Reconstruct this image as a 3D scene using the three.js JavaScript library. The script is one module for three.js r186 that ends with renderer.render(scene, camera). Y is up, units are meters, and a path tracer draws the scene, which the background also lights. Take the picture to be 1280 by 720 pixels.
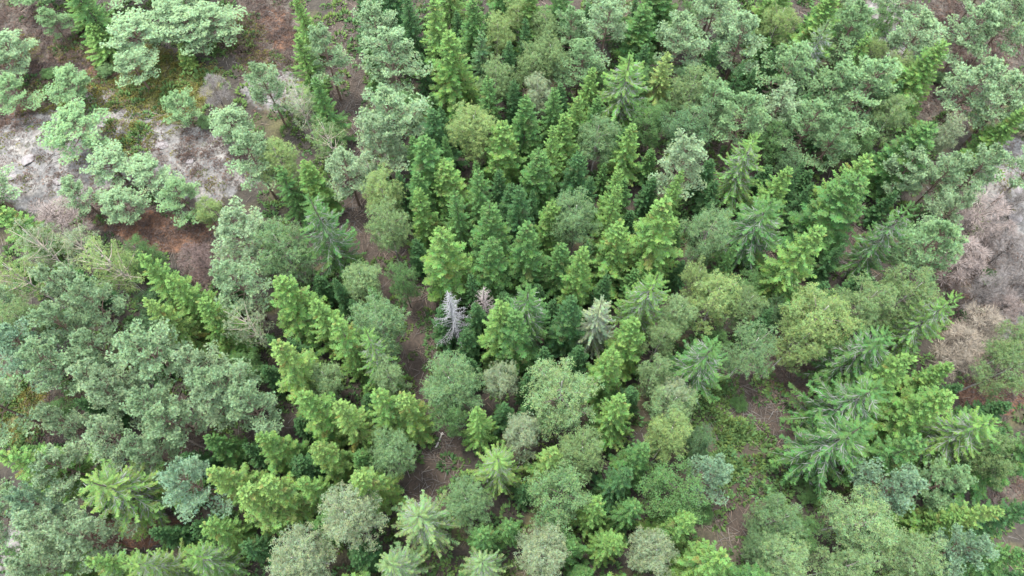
import * as THREE from 'three';

// ---------------------------------------------------------------- camera, sky, sun, exposure
const scene = new THREE.Scene();
const camera = new THREE.PerspectiveCamera(43.6, 16 / 9, 0.5, 4000);
camera.position.set(0, 62, 0);
camera.rotation.set(THREE.MathUtils.degToRad(-65.5), 0, 0);
scene.add(camera);

{ // overcast sky: an even cloud deck, brighter overhead than at the horizon, with faint cloud lumps
  const W = 256, H = 128, data = new Float32Array(W * H * 4);
  for (let j = 0; j < H; j++) {
    const el = ((j + 0.5) / H - 0.5) * Math.PI, s = Math.max(0, Math.sin(el));
    for (let i = 0; i < W; i++) {
      const a = (i / W) * Math.PI * 2;
      const lump = 1 + 0.05 * Math.sin(3 * a + 4 * el) * Math.cos(7 * el + a * 2) * Math.cos(el);
      const L = el > 0 ? ((1 + 2 * s) / 3) * lump : 0.3333;
      data.set([0.95 * L, 0.985 * L, 1.03 * L, 1], (j * W + i) * 4);
    }
  }
  const sky = new THREE.DataTexture(data, W, H, THREE.RGBAFormat, THREE.FloatType);
  sky.mapping = THREE.EquirectangularReflectionMapping;
  sky.magFilter = sky.minFilter = THREE.LinearFilter;
  sky.needsUpdate = true;
  scene.background = sky;
  scene.environment = sky;
}
const sun = new THREE.DirectionalLight(0xfff8ee, 1.5);
sun.position.set(-14, 80, -38);
sun.target.position.set(0, 0, -26);
sun.castShadow = true;
sun.shadow.radius = 22;
sun.shadow.mapSize.set(2048, 2048);
Object.assign(sun.shadow.camera, { left: -80, right: 80, top: 70, bottom: -70, near: 1, far: 200 });
scene.add(sun, sun.target);

const renderer = new THREE.WebGLRenderer({ antialias: true });
renderer.setSize(1024, 576);
renderer.toneMapping = THREE.LinearToneMapping;
renderer.toneMappingExposure = 6.9;
renderer.shadowMap.enabled = true;

// ---------------------------------------------------------------- helpers
function rng(seed) { // mulberry32
  let a = seed >>> 0;
  const f = () => { a = (a + 0x6D2B79F5) | 0; let t = Math.imul(a ^ (a >>> 15), 1 | a); t = (t + Math.imul(t ^ (t >>> 7), 61 | t)) ^ t; return ((t ^ (t >>> 14)) >>> 0) / 4294967296; };
  f.r = (lo, hi) => lo + (hi - lo) * f();
  f.pick = (list) => list[Math.floor(f() * list.length)];
  return f;
}
const hash2 = (i, j) => { let h = Math.imul(i, 374761393) ^ Math.imul(j, 668265263); h = Math.imul(h ^ (h >>> 13), 1274126177); return ((h ^ (h >>> 16)) >>> 0) / 4294967296; };
function noise2(x, y) {
  const i = Math.floor(x), j = Math.floor(y), u = x - i, v = y - j, s = u * u * (3 - 2 * u), t = v * v * (3 - 2 * v);
  return (hash2(i, j) * (1 - s) + hash2(i + 1, j) * s) * (1 - t) + (hash2(i, j + 1) * (1 - s) + hash2(i + 1, j + 1) * s) * t;
}
function fbm(x, y, n = 4) { let a = 0.5, sum = 0, tot = 0; for (let k = 0; k < n; k++) { sum += a * noise2(x, y); tot += a; a *= 0.55; x = x * 2.03 + 17.1; y = y * 2.03 + 5.7; } return sum / tot; }
const used = {};
const numbered = (n) => { const k = used[n] = (used[n] ?? -1) + 1; return k ? `${n}_${String(k).padStart(3, '0')}` : n; };

class Soup { // collects triangles with flat normals and a colour
  constructor() { this.p = []; this.n = []; this.c = []; }
  tri(a, b, c, k) {
    const ux = b[0] - a[0], uy = b[1] - a[1], uz = b[2] - a[2], vx = c[0] - a[0], vy = c[1] - a[1], vz = c[2] - a[2];
    let nx = uy * vz - uz * vy, ny = uz * vx - ux * vz, nz = ux * vy - uy * vx;
    const l = Math.hypot(nx, ny, nz) || 1; nx /= l; ny /= l; nz /= l;
    this.p.push(a[0], a[1], a[2], b[0], b[1], b[2], c[0], c[1], c[2]);
    this.n.push(nx, ny, nz, nx, ny, nz, nx, ny, nz);
    this.c.push(k[0], k[1], k[2], k[0], k[1], k[2], k[0], k[1], k[2]);
  }
  quad(a, b, c, d, k) { this.tri(a, b, c, k); this.tri(a, c, d, k); }
  tube(pts, r0, r1, sides, k) { // tapered round stem through pts
    const rings = pts.map((p, i) => {
      const q = pts[Math.min(i + 1, pts.length - 1)], o = pts[Math.max(i - 1, 0)];
      const d = norm(sub(q, o)), s = norm(cross(d, Math.abs(d[1]) > 0.9 ? [1, 0, 0] : [0, 1, 0])), t = cross(d, s), r = r0 + (r1 - r0) * i / (pts.length - 1);
      return Array.from({ length: sides }, (_, m) => { const a = m / sides * 2 * Math.PI; return add(p, s, Math.cos(a) * r, t, Math.sin(a) * r); });
    });
    for (let i = 0; i + 1 < rings.length; i++) for (let m = 0; m < sides; m++) {
      const m2 = (m + 1) % sides;
      this.quad(rings[i][m], rings[i][m2], rings[i + 1][m2], rings[i + 1][m], typeof k === 'function' ? k(i, m) : k);
    }
    const last = rings[rings.length - 1]; for (let m = 1; m + 1 < sides; m++) this.tri(last[0], last[m], last[m + 1], typeof k === 'function' ? k(0, m) : k);
  }
  geo() {
    const g = new THREE.BufferGeometry();
    g.setAttribute('position', new THREE.Float32BufferAttribute(this.p, 3));
    g.setAttribute('normal', new THREE.Float32BufferAttribute(this.n, 3));
    g.setAttribute('color', new THREE.Float32BufferAttribute(this.c, 3));
    return g;
  }
}
const sub = (a, b) => [a[0] - b[0], a[1] - b[1], a[2] - b[2]];
const cross = (a, b) => [a[1] * b[2] - a[2] * b[1], a[2] * b[0] - a[0] * b[2], a[0] * b[1] - a[1] * b[0]];
const norm = (a) => { const l = Math.hypot(...a) || 1; return [a[0] / l, a[1] / l, a[2] / l]; };
function add(p, a, s, b, t) { return b ? [p[0] + a[0] * s + b[0] * t, p[1] + a[1] * s + b[1] * t, p[2] + a[2] * s + b[2] * t] : [p[0] + a[0] * s, p[1] + a[1] * s, p[2] + a[2] * s]; }
const mix3 = (a, b, t) => [a[0] + (b[0] - a[0]) * t, a[1] + (b[1] - a[1]) * t, a[2] + (b[2] - a[2]) * t];
const onSphere = (r) => { const y = r.r(-1, 1), a = r.r(0, 6.2832), s = Math.sqrt(1 - y * y); return [s * Math.cos(a), y, s * Math.sin(a)]; };

// ---------------------------------------------------------------- the stand: [x, z, height, crown radius, kind + tone]
const TREES = [
[-53.11,-54.43,5.2,2.81,'pg'],[-51.04,-48.67,4.9,2.28,'pm'],[-47.38,-60.54,5.0,1.93,'sb'],[-44.21,-56.41,5.0,2.09,'sb'],[-49.86,-58.72,4.4,1.64,'pm'],
[-39.91,-55.97,5.7,3.39,'pg'],[-37.11,-58.13,5.8,2.95,'pg'],[-34.04,-56.90,5.9,3.30,'pg'],[-31.64,-57.90,5.5,2.62,'pg'],[-39.29,-51.95,5.0,2.32,'pg'],
[-35.23,-55.13,3.5,1.06,'sy'],[-43.04,-43.59,5.7,3.42,'pm'],[-45.47,-49.88,4.9,2.29,'pm'],[-33.47,-46.99,4.7,1.90,'pm'],[-38.93,-39.99,5.1,2.42,'pg'],
[-34.74,-38.24,5.7,2.46,'pg'],[-31.09,-35.61,6.0,2.08,'pm'],[-28.04,-44.58,5.4,2.21,'pg'],[-23.70,-38.15,10.1,2.51,'pg'],
[-30.33,-48.74,6.0,1.38,'xg'],[-21.60,-56.72,8.5,1.81,'sb'],[-20.76,-50.38,9.4,2.11,'sb'],[-18.34,-44.98,9.7,1.94,'sm'],[-18.45,-50.73,9.6,2.29,'pg'],
[-20.66,-45.47,8.6,1.77,'ww'],[-17.35,-41.17,9.1,2.02,'wo'],[-15.31,-37.49,9.0,2.29,'pw'],[-23.95,-47.25,9.1,1.99,'pg'],[-21.77,-38.03,8.9,1.97,'by'],
[-18.11,-36.53,9.2,1.68,'sb'],[-20.49,-35.85,8.7,1.68,'sm'],[-13.65,-54.23,9.4,2.43,'pg'],[-11.71,-50.03,9.7,3.15,'pg'],
[-11.01,-42.24,11.1,3.21,'pg'],[-12.10,-39.69,10.2,2.53,'pw'],[-10.32,-55.18,9.6,2.07,'sd'],[-15.30,-56.89,8.3,1.61,'sd'],
[-5.83,-48.78,11.6,2.68,'sb'],[-7.49,-53.69,10.7,2.60,'sb'],[-3.82,-54.46,10.3,2.14,'sm'],[-1.61,-53.48,8.7,1.93,'by'],[-3.02,-51.54,9.0,1.75,'su'],
[-1.72,-48.14,8.5,2.03,'bo'],[-2.13,-45.35,9.5,1.86,'sm'],[-3.74,-42.17,9.1,2.39,'by'],[-1.03,-40.11,9.8,2.33,'sb'],[-7.07,-41.68,9.6,2.09,'sd'],
[-7.57,-37.00,11.7,2.65,'sm'],[-6.02,-35.73,9.6,2.27,'sb'],[-8.24,-34.80,9.8,1.82,'sm'],[-11.41,-34.24,9.9,1.97,'by'],[-2.82,-34.70,10.2,1.81,'sm'],
[0.66,-56.28,8.2,1.80,'by'],[1.95,-56.39,9.5,2.08,'sb'],[3.60,-55.31,7.8,1.64,'bo'],[3.95,-50.86,8.9,1.89,'bo'],[6.14,-54.08,8.7,2.17,'pm'],
[9.37,-53.93,9.5,2.60,'pg'],[13.01,-54.38,9.6,2.35,'sm'],[16.77,-52.26,9.7,2.57,'pg'],[20.32,-55.19,9.5,2.80,'pg'],[23.01,-52.58,9.6,2.76,'pg'],
[10.84,-45.82,11.5,3.49,'ob'],[14.75,-48.71,9.2,2.00,'st'],[1.89,-49.38,8.4,1.89,'bo'],[2.47,-46.50,8.6,1.70,'bw'],[6.77,-49.88,8.8,2.29,'pm'],
[7.45,-46.90,8.8,1.99,'sb'],[3.96,-44.37,9.1,1.95,'sm'],[6.05,-43.47,9.3,1.57,'sb'],[4.88,-40.92,9.7,1.89,'sb'],[8.08,-40.97,8.4,2.02,'bg'],
[10.73,-39.98,9.8,2.15,'sb'],[13.06,-42.84,8.1,1.82,'dg'],[17.58,-46.46,8.6,2.08,'bo'],[19.22,-44.70,8.9,2.39,'pm'],[21.80,-42.82,9.8,2.43,'pm'],
[16.46,-41.70,9.6,2.30,'du'],[15.51,-37.53,10.3,2.49,'pw'],[1.11,-42.19,10.4,2.16,'sm'],[3.62,-38.73,10.3,1.85,'sb'],[2.61,-37.01,9.3,2.13,'sm'],
[5.97,-37.40,9.2,1.87,'sd'],[8.74,-33.99,11.0,1.61,'sb'],[14.49,-34.45,10.3,1.46,'sb'],[21.06,-37.17,11.2,2.53,'ob'],[27.26,-55.53,8.8,1.95,'by'],
[30.71,-53.34,11.4,2.95,'sb'],[29.74,-50.62,11.0,2.33,'og'],[34.23,-54.12,9.2,2.52,'pm'],[35.02,-51.76,8.3,1.67,'sb'],[36.97,-52.76,7.3,1.22,'by'],
[40.63,-52.93,9.4,2.86,'pg'],[46.39,-53.39,9.6,2.77,'pg'],[50.00,-54.52,10.1,2.50,'pg'],[27.13,-48.55,9.5,2.69,'pm'],[25.46,-44.41,8.8,2.31,'pw'],
[33.90,-46.07,10.0,3.40,'pm'],[38.66,-50.02,7.2,1.36,'by'],[39.64,-48.11,11.0,2.50,'sb'],[30.67,-46.62,9.5,2.58,'pm'],[36.58,-43.97,8.3,1.98,'bo'],
[27.89,-42.04,9.0,2.35,'pm'],[29.94,-40.48,10.1,2.30,'pm'],[30.61,-35.82,10.8,2.50,'sb'],[36.49,-39.25,10.8,2.73,'sm'],[41.51,-42.21,7.6,1.60,'bw'],
[36.50,-37.47,8.8,2.21,'pg'],[39.27,-36.53,9.0,2.19,'pg'],[42.30,-37.06,9.6,2.18,'pg'],[44.67,-46.81,9.5,2.84,'pg'],[47.23,-44.78,9.4,2.81,'pg'],
[47.07,-42.43,9.2,1.74,'sb'],[23.89,-35.34,10.0,2.26,'sb'],[-40.54,-35.95,6.0,1.92,'pg'],[-36.71,-35.18,5.4,2.09,'pg'],[-43.09,-30.92,10.0,2.61,'sb'],
[-41.59,-32.98,7.7,1.96,'xp'],[-40.75,-29.03,10.4,2.11,'ww'],[-37.55,-29.66,9.7,1.93,'ww'],[-33.48,-26.73,11.3,2.39,'wy'],
[-28.94,-25.17,12.1,2.28,'sb'],[-26.85,-24.32,11.4,2.20,'sb'],[-27.86,-22.12,11.4,2.02,'sy'],[-24.39,-22.20,10.5,1.97,'sb'],
[-41.56,-26.11,10.1,2.14,'wy'],[-39.94,-21.65,9.9,2.07,'bo'],[-36.62,-24.32,11.1,2.04,'pw'],[-34.11,-23.17,11.1,2.10,'pg'],
[-36.88,-21.41,10.5,2.01,'pg'],[-33.67,-20.12,9.8,1.94,'pg'],[-29.00,-35.01,4.6,1.28,'by'],[-23.13,-29.54,11.0,2.73,'pw'],
[-22.78,-25.13,10.4,2.29,'pg'],[-21.87,-22.07,9.2,1.71,'ww'],[-27.63,-28.69,7.2,1.56,'xr'],[-27.77,-18.76,12.2,2.70,'pg'],
[-24.88,-18.51,10.2,2.12,'pw'],[-39.17,-19.44,10.7,2.55,'pu'],[-35.74,-17.90,11.5,2.22,'pg'],[-31.83,-17.25,11.0,2.22,'pw'],
[-22.41,-16.19,11.7,2.25,'pg'],[-19.81,-28.83,10.6,2.43,'bg'],[-15.77,-29.72,13.7,2.61,'om'],[-10.87,-31.20,10.2,2.06,'bo'],
[-13.38,-27.27,6.9,1.81,'bl'],[-9.45,-26.30,9.0,1.28,'dg'],[-10.84,-21.60,11.0,2.42,'bg'],[-18.04,-23.76,11.7,2.42,'sb'],
[-15.19,-22.19,11.2,2.10,'sb'],[-12.92,-19.87,13.0,2.23,'sb'],[-10.70,-18.49,13.1,2.09,'ob'],[-16.87,-17.46,13.6,2.38,'sy'],
[-7.97,-32.58,9.9,1.62,'sb'],[-5.67,-27.46,13.0,2.52,'sb'],[-4.66,-32.33,11.1,1.76,'sm'],[-2.00,-29.79,12.0,2.19,'sm'],[-1.57,-27.23,11.7,1.92,'sm'],
[-1.12,-21.36,12.5,2.35,'sb'],[-4.29,-16.64,11.1,2.33,'bg'],[-1.01,-17.48,9.4,1.45,'bw'],[-15.14,-17.37,8.8,1.40,'bl'],[-9.78,-17.01,9.7,1.44,'bl'],
[0.68,-32.04,11.6,1.82,'sd'],[3.49,-31.94,9.6,1.71,'sb'],[5.62,-31.44,10.7,2.12,'bg'],[8.56,-32.03,11.6,1.82,'sb'],[0.92,-28.01,12.2,2.24,'sm'],
[4.21,-27.94,9.8,1.74,'sm'],[5.59,-26.13,11.9,1.90,'sb'],[8.80,-28.53,11.2,2.28,'sb'],[12.23,-29.18,13.8,2.83,'sb'],[16.79,-30.45,10.4,2.18,'bg'],
[21.18,-30.73,11.6,3.46,'om'],[1.00,-22.74,12.4,2.60,'om'],[0.12,-20.31,12.2,2.12,'sm'],[7.04,-21.98,11.9,1.97,'ow'],[4.82,-22.16,11.6,1.86,'sd'],
[10.74,-23.49,13.7,2.49,'ob'],[13.89,-23.25,8.9,1.59,'bl'],[17.09,-23.93,9.9,2.23,'by'],[15.60,-26.19,9.3,1.34,'by'],[19.50,-23.95,8.6,1.54,'bo'],
[12.26,-20.68,9.5,1.42,'bo'],[9.49,-20.28,10.8,2.01,'sb'],[7.47,-17.73,11.7,1.79,'sb'],[14.77,-17.93,12.9,2.82,'om'],[19.30,-19.41,10.6,1.96,'bg'],
[3.97,-15.56,12.0,2.77,'bl'],[11.52,-17.74,9.4,1.33,'bl'],[12.95,-16.25,9.0,1.57,'bw'],[23.85,-27.43,13.3,2.97,'sb'],[28.37,-32.16,12.7,2.94,'sm'],
[31.77,-29.15,13.3,2.32,'om'],[38.54,-32.54,10.0,1.49,'pw'],[35.20,-28.40,11.5,2.84,'pm'],[42.45,-33.23,7.9,2.10,'xp'],[40.05,-28.53,7.9,2.04,'xp'],
[44.32,-29.87,7.7,1.92,'xg'],[43.05,-24.57,6.8,1.25,'xp'],[25.08,-22.25,11.5,2.67,'by'],[23.51,-20.46,9.3,1.87,'by'],[32.93,-24.36,10.3,2.43,'bo'],
[29.12,-23.21,10.7,2.27,'bo'],[33.56,-21.64,12.7,2.29,'ob'],[27.54,-19.02,13.0,3.04,'om'],[28.64,-16.99,13.2,2.54,'sb'],[39.83,-22.37,7.8,1.89,'xd'],
[37.45,-20.43,8.1,2.06,'xd'],[33.24,-16.95,10.1,1.68,'sb'],[39.56,-18.12,10.4,2.19,'bo'],[-34.57,-13.63,10.3,1.50,'pw'],
[-34.83,-10.40,13.0,2.48,'sb'],[-33.43,-10.15,10.3,2.12,'pw'],[-31.01,-15.62,10.9,1.85,'pw'],[-27.61,-14.73,11.0,1.91,'pg'],
[-30.67,-12.21,10.1,1.96,'pw'],[-27.93,-11.46,10.2,1.61,'pg'],[-25.88,-13.66,10.8,2.17,'pg'],[-22.85,-15.24,10.9,1.92,'pw'],
[-20.28,-14.46,10.5,2.05,'pg'],[-28.77,-8.36,11.9,3.17,'oy'],[-23.57,-8.73,11.4,2.33,'pu'],[-20.59,-9.07,12.4,1.79,'sy'],
[-21.34,-5.82,10.4,1.67,'sb'],[-18.53,-7.62,11.8,2.14,'sy'],[-33.18,-5.45,11.1,2.02,'pw'],[-30.21,-4.78,11.6,2.06,'pw'],[-34.74,-7.49,10.4,1.75,'pu'],
[-33.11,-3.15,10.6,1.87,'pw'],[-24.72,-3.37,13.4,1.95,'oy'],[-27.74,-3.18,11.8,1.66,'sb'],[-21.55,-3.49,11.6,1.90,'ob'],
[-18.08,-11.65,11.5,1.58,'sb'],[-17.15,-8.17,11.7,2.08,'sy'],[-14.85,-8.84,10.4,1.57,'sb'],[-14.56,-14.43,12.7,2.08,'sb'],
[-12.53,-13.67,12.0,2.09,'sy'],[-9.86,-14.92,12.3,1.96,'sb'],[-8.14,-14.61,10.7,1.85,'sy'],[-13.77,-11.15,11.1,1.44,'sy'],
[-9.14,-11.18,9.5,1.74,'bg'],[-10.66,-9.18,11.1,1.91,'sy'],[-11.58,-6.62,11.1,2.21,'bw'],[-14.69,-3.86,10.9,2.17,'bw'],[-6.62,-6.43,12.5,2.60,'ol'],
[-7.90,-3.27,13.5,1.95,'ol'],[-2.51,-13.59,11.3,1.68,'sb'],[-1.15,-10.57,12.1,2.25,'oy'],[-2.92,-7.65,9.8,1.75,'bg'],[-2.03,-5.24,10.9,1.51,'sm'],
[-2.15,-3.14,12.3,1.87,'ol'],[-0.23,-5.91,10.6,1.32,'sm'],[-5.07,-14.75,9.4,1.55,'dg'],[8.17,-14.32,11.3,2.12,'sb'],[5.40,-11.48,9.8,1.86,'bo'],
[2.90,-10.77,11.8,1.70,'sy'],[0.97,-12.76,9.5,1.64,'bw'],[3.51,-7.63,11.9,2.38,'dl'],[2.00,-4.06,11.1,1.89,'bw'],[6.02,-6.93,11.2,1.59,'sb'],
[7.01,-4.97,11.5,1.63,'sb'],[10.27,-4.42,10.3,1.75,'bw'],[12.51,-15.34,9.7,1.80,'bl'],[12.01,-12.25,10.3,1.68,'by'],[11.81,-8.56,11.5,2.41,'dg'],
[11.96,-6.26,12.3,1.76,'sb'],[15.02,-9.70,10.2,1.79,'pu'],[13.37,-3.26,13.6,2.31,'sb'],[7.74,-9.01,12.0,1.80,'sd'],[9.36,-10.66,11.2,1.64,'sm'],
[8.69,-7.09,10.9,1.60,'sm'],[18.38,-4.53,8.6,1.27,'bg'],[25.71,-14.96,12.9,3.29,'om'],[30.90,-14.55,12.7,2.58,'sb'],[23.97,-11.59,12.7,3.53,'om'],
[28.78,-10.99,11.8,2.19,'sm'],[34.18,-12.77,11.6,3.04,'ob'],[37.15,-11.02,9.7,1.86,'bo'],[37.10,-10.96,7.2,1.38,'xd'],[27.66,-8.86,11.3,2.01,'pu'],
[31.60,-8.74,10.4,2.03,'pm'],[32.20,-6.56,13.2,2.06,'sy'],[31.04,-6.18,10.2,1.40,'sb'],[25.13,-6.34,11.8,2.47,'bl'],[19.28,-3.88,10.4,1.96,'bl'],
[28.50,-3.87,10.6,1.90,'bl'],[19.69,-6.54,9.6,1.80,'bg'],[23.66,-2.97,9.9,1.68,'bl'],[31.20,-4.05,11.5,1.93,'pu'],[34.00,-3.89,11.9,2.07,'sm'],
[35.12,-6.54,12.6,2.02,'sd'],[46.98,-34.96,7.0,1.48,'xg'],[15.43,-7.68,1.7,0.97,'dg'],[24.30,-9.40,2.1,1.11,'dg'],[19.81,-16.78,1.1,0.76,'dg'],
[-50.21,-53.58,1.0,0.87,'dg'],[-44.22,-54.06,1.1,0.95,'dl'],[-32.10,-59.25,1.0,0.89,'dg'],[-32.15,-47.13,1.1,0.92,'dl'],[46.49,-52.89,1.2,1.03,'dl'],
[45.06,-29.06,1.2,0.90,'dl'],[43.68,-31.10,7.0,1.44,'xp'],[44.26,-27.09,7.3,1.61,'xg'],[41.53,-25.88,7.0,1.39,'xg'],[36.99,-19.29,7.0,1.33,'xd'],
[-40.33,-15.02,10.8,2.40,'pg'],[-37.78,-6.73,11.4,2.23,'pg'],[-49.44,-36.82,6.0,2.52,'pg'],[46.18,-28.02,8.0,2.10,'xg'],[37.67,-10.83,13.1,2.42,'sm'],
[41.53,-20.05,11.1,2.20,'bo'],[50.72,-46.17,10.5,2.97,'pg'],[47.71,-37.22,10.3,2.41,'pg'],[-32.49,-1.70,12.3,2.27,'sb'],[-28.40,-1.25,11.0,1.84,'pg'],
[-22.64,-1.06,12.6,1.93,'sb'],[-16.60,-1.19,13.4,2.22,'sy'],[-10.95,-1.19,13.2,2.23,'sb'],[-4.44,-0.86,12.9,1.91,'sm'],[2.67,-1.08,11.9,1.95,'sm'],
[7.32,-1.20,13.1,1.91,'sb'],[11.58,-1.01,9.9,1.65,'bg'],[16.19,-1.34,13.2,2.23,'sm'],[23.67,-0.85,13.7,2.20,'sm'],[30.66,-1.19,13.3,2.22,'sb'],
[-42.62,-22.93,11.0,2.53,'pg'],[-13.15,-58.95,9.8,2.51,'sd'],[-6.56,-59.00,9.9,2.50,'sb'],[-0.81,-58.47,10.4,2.48,'sm'],[4.81,-57.38,11.0,2.45,'sm'],
[9.86,-59.20,9.9,2.53,'pg'],[15.54,-58.65,10.0,2.49,'sm'],[21.51,-59.87,9.5,2.78,'pg'],[27.53,-58.36,10.7,2.47,'sb'],[34.92,-60.09,9.2,2.56,'pg'],
[41.43,-59.72,9.3,2.55,'pg'],[50.03,-60.41,9.1,2.80,'pg'],[-43.10,-63.72,5.2,2.96,'pg'],[-35.92,-63.38,5.4,2.94,'pg'],[-44.64,-58.35,10.5,2.48,'sm'],
[-52.49,-63.22,5.5,2.94,'pm'],[20.67,-26.70,5.8,1.38,'dg'],[-17.02,-26.89,5.5,1.25,'sd'],[-30.41,-20.28,6.1,1.24,'sm'],[26.60,-39.54,6.1,1.36,'du'],
[29.35,-25.69,7.5,1.47,'sd'],[21.25,-22.57,8.0,1.10,'sd'],[4.27,-4.82,8.3,1.40,'sm'],[12.65,-57.29,7.1,1.37,'sd'],[24.15,-47.11,4.5,1.25,'dg'],
[0.87,-8.91,5.5,1.17,'sd'],[7.89,-25.59,8.2,1.14,'sd'],[25.93,-53.19,6.2,1.27,'sm'],[23.03,-24.51,4.9,1.23,'du'],[1.39,-53.78,8.3,1.39,'sd'],
[-23.02,-12.23,7.7,1.41,'sm'],[13.20,-40.07,5.6,1.23,'sm'],[20.62,-46.78,6.2,1.65,'dg'],[-37.56,-11.72,6.5,1.24,'sm'],[17.67,-33.48,7.4,1.09,'sd'],
[4.77,-46.52,7.2,1.41,'sd'],[22.15,-48.35,8.5,1.21,'sd'],[12.96,-51.08,7.9,1.49,'sd'],[-6.90,-44.08,6.5,1.37,'sd'],[-37.98,-26.56,7.6,1.41,'sd'],
[17.10,-55.83,6.4,1.21,'dg'],[-11.29,-4.10,7.3,1.40,'sd'],[-31.30,-22.08,6.8,1.46,'du'],[33.27,-50.52,7.0,1.24,'sd'],[-1.28,-36.38,7.5,1.25,'sd'],
[23.30,-56.21,5.6,1.55,'du'],[32.86,-56.71,5.6,1.09,'sd'],[-19.42,-4.71,7.5,1.36,'sd'],[15.01,-45.08,6.8,1.21,'dg'],[33.32,-38.91,7.0,1.09,'sd'],
[39.27,-13.37,5.2,1.38,'sd'],[-4.95,-44.89,5.8,1.41,'sm'],[-10.17,-36.19,7.7,1.26,'sd'],[3.38,-24.23,6.3,1.38,'sd'],[30.75,-43.74,7.1,1.14,'sd'],
[-32.85,-29.59,6.9,1.32,'dg'],[12.85,-36.39,6.3,1.22,'sd'],[-2.97,-23.22,8.3,1.36,'sd'],[-5.75,-22.69,7.9,1.48,'sd'],[20.13,-51.13,7.5,1.42,'sd'],
[1.73,-34.54,7.0,1.07,'sd'],[30.86,-21.10,6.5,1.30,'sd'],[36.34,-2.80,7.9,1.42,'sd'],[18.62,-36.28,6.2,1.30,'sd'],[28.22,-28.79,8.0,1.09,'sd'],
[5.48,-19.51,8.2,1.25,'sd'],[-30.91,-27.34,8.5,1.24,'sd'],[-35.00,-28.94,4.3,1.31,'dg'],[-11.64,-11.38,7.7,1.30,'sm'],[-19.70,-20.73,7.9,1.01,'sd'],
[-26.16,-5.76,6.8,1.16,'sd'],[-20.30,-18.50,5.6,1.13,'sd'],[26.66,-25.66,6.9,1.49,'sd'],[-36.31,-4.62,5.5,1.69,'dg'],[0.30,-45.83,8.3,1.23,'sd'],
[-8.04,-56.69,5.5,1.44,'sd'],[-25.19,-11.32,6.6,1.23,'sd'],[-3.53,-19.07,5.8,1.24,'sd'],[-20.30,-11.63,7.0,1.18,'sd'],[2.70,-19.59,7.4,1.49,'sd'],
[-8.55,-29.71,6.9,1.12,'sd'],[-14.13,-6.40,6.6,1.39,'sm'],[36.27,-16.98,6.2,1.13,'sd'],[-10.27,-45.92,7.2,1.28,'dg'],[4.55,-33.97,7.8,1.02,'sd'],
[25.10,-41.85,7.0,1.65,'dg'],[9.36,-49.97,4.7,1.41,'dg'],[-6.11,-39.27,8.3,1.03,'sm'],[21.96,-5.26,6.2,1.62,'dg'],[14.94,-12.67,6.2,1.21,'du'],
[37.34,-46.49,7.7,1.38,'sd'],[-3.45,-25.58,8.1,1.33,'sd'],[-11.83,-24.81,8.1,1.14,'sm'],[30.93,-18.36,6.3,1.04,'sd'],[-24.04,-6.13,5.7,1.27,'sd'],
[-16.25,-10.47,7.2,1.43,'sd'],[39.09,-15.37,6.7,1.45,'sd'],[-31.45,-24.77,5.3,1.60,'du'],[27.84,-6.21,5.9,1.18,'sd'],[7.78,-56.51,7.4,1.44,'sd'],
[-9.03,-51.13,6.4,1.11,'sd'],[-17.23,-3.98,7.2,1.32,'sd'],[-3.36,-38.07,6.4,1.03,'sm'],[35.35,-57.42,5.8,1.55,'dg'],[-14.65,-25.29,8.4,1.03,'sd'],
[19.02,-28.41,8.3,1.18,'sm'],[15.83,-20.87,5.0,1.23,'sd'],[-17.84,-20.03,8.3,1.48,'sd'],[26.24,-51.14,7.6,1.33,'sd'],[36.33,-48.43,5.5,1.44,'du'],
[17.91,-21.47,4.8,1.32,'dg'],[18.39,-38.29,6.7,1.50,'sd'],[38.83,-57.10,6.3,1.52,'dg'],[-0.60,-25.04,5.7,1.49,'sd'],[10.23,-36.13,6.9,1.25,'sm'],
[-26.05,-9.43,4.4,1.46,'dg'],[10.90,-33.42,5.3,1.15,'sd'],[14.36,-30.90,7.3,1.37,'sm'],[-36.72,-14.77,6.6,1.27,'dg'],[9.53,-16.35,7.7,1.35,'sd'],
[6.38,-28.87,7.5,1.46,'sd'],[-2.49,-56.42,6.5,1.07,'sd'],[7.97,-44.56,7.9,1.34,'sm'],[2.28,-25.98,5.6,1.08,'sd'],[28.21,-45.23,7.6,1.32,'sd'],
[-22.47,-19.35,5.0,1.57,'dg'],[24.29,-38.74,5.0,1.10,'sd'],[-0.76,-14.90,7.8,1.20,'sd'],[-14.30,-51.30,6.8,1.17,'sm'],[-25.10,-26.18,6.6,1.38,'sd'],
[33.89,-41.20,6.2,1.35,'dg'],[26.56,-34.81,8.2,1.19,'sd'],[34.48,-9.50,5.7,1.32,'sd'],[28.06,-37.93,5.0,1.39,'sd'],[-8.05,-47.05,5.0,1.45,'sm'],
[18.50,-57.42,6.4,1.28,'dg'],[6.92,-35.26,8.4,1.14,'sd'],[-13.36,-23.69,7.4,1.21,'sd'],[1.31,-15.11,7.5,1.16,'sd'],[10.85,-42.49,5.5,1.33,'sd'],
[-11.83,-16.14,5.5,1.24,'sd'],[12.11,-48.67,7.2,1.69,'dg'],[-12.29,-45.81,6.4,1.11,'sd'],[-31.71,-8.38,7.5,1.01,'sm'],[30.49,-56.18,7.5,1.19,'sd'],
[-43.51,-27.87,5.8,1.14,'sm'],[37.05,-14.52,6.5,1.01,'sd'],[23.97,-49.30,6.4,1.10,'sd'],[26.01,-2.83,5.5,1.69,'dg'],[-0.28,-50.36,8.5,1.34,'sd'],
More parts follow.
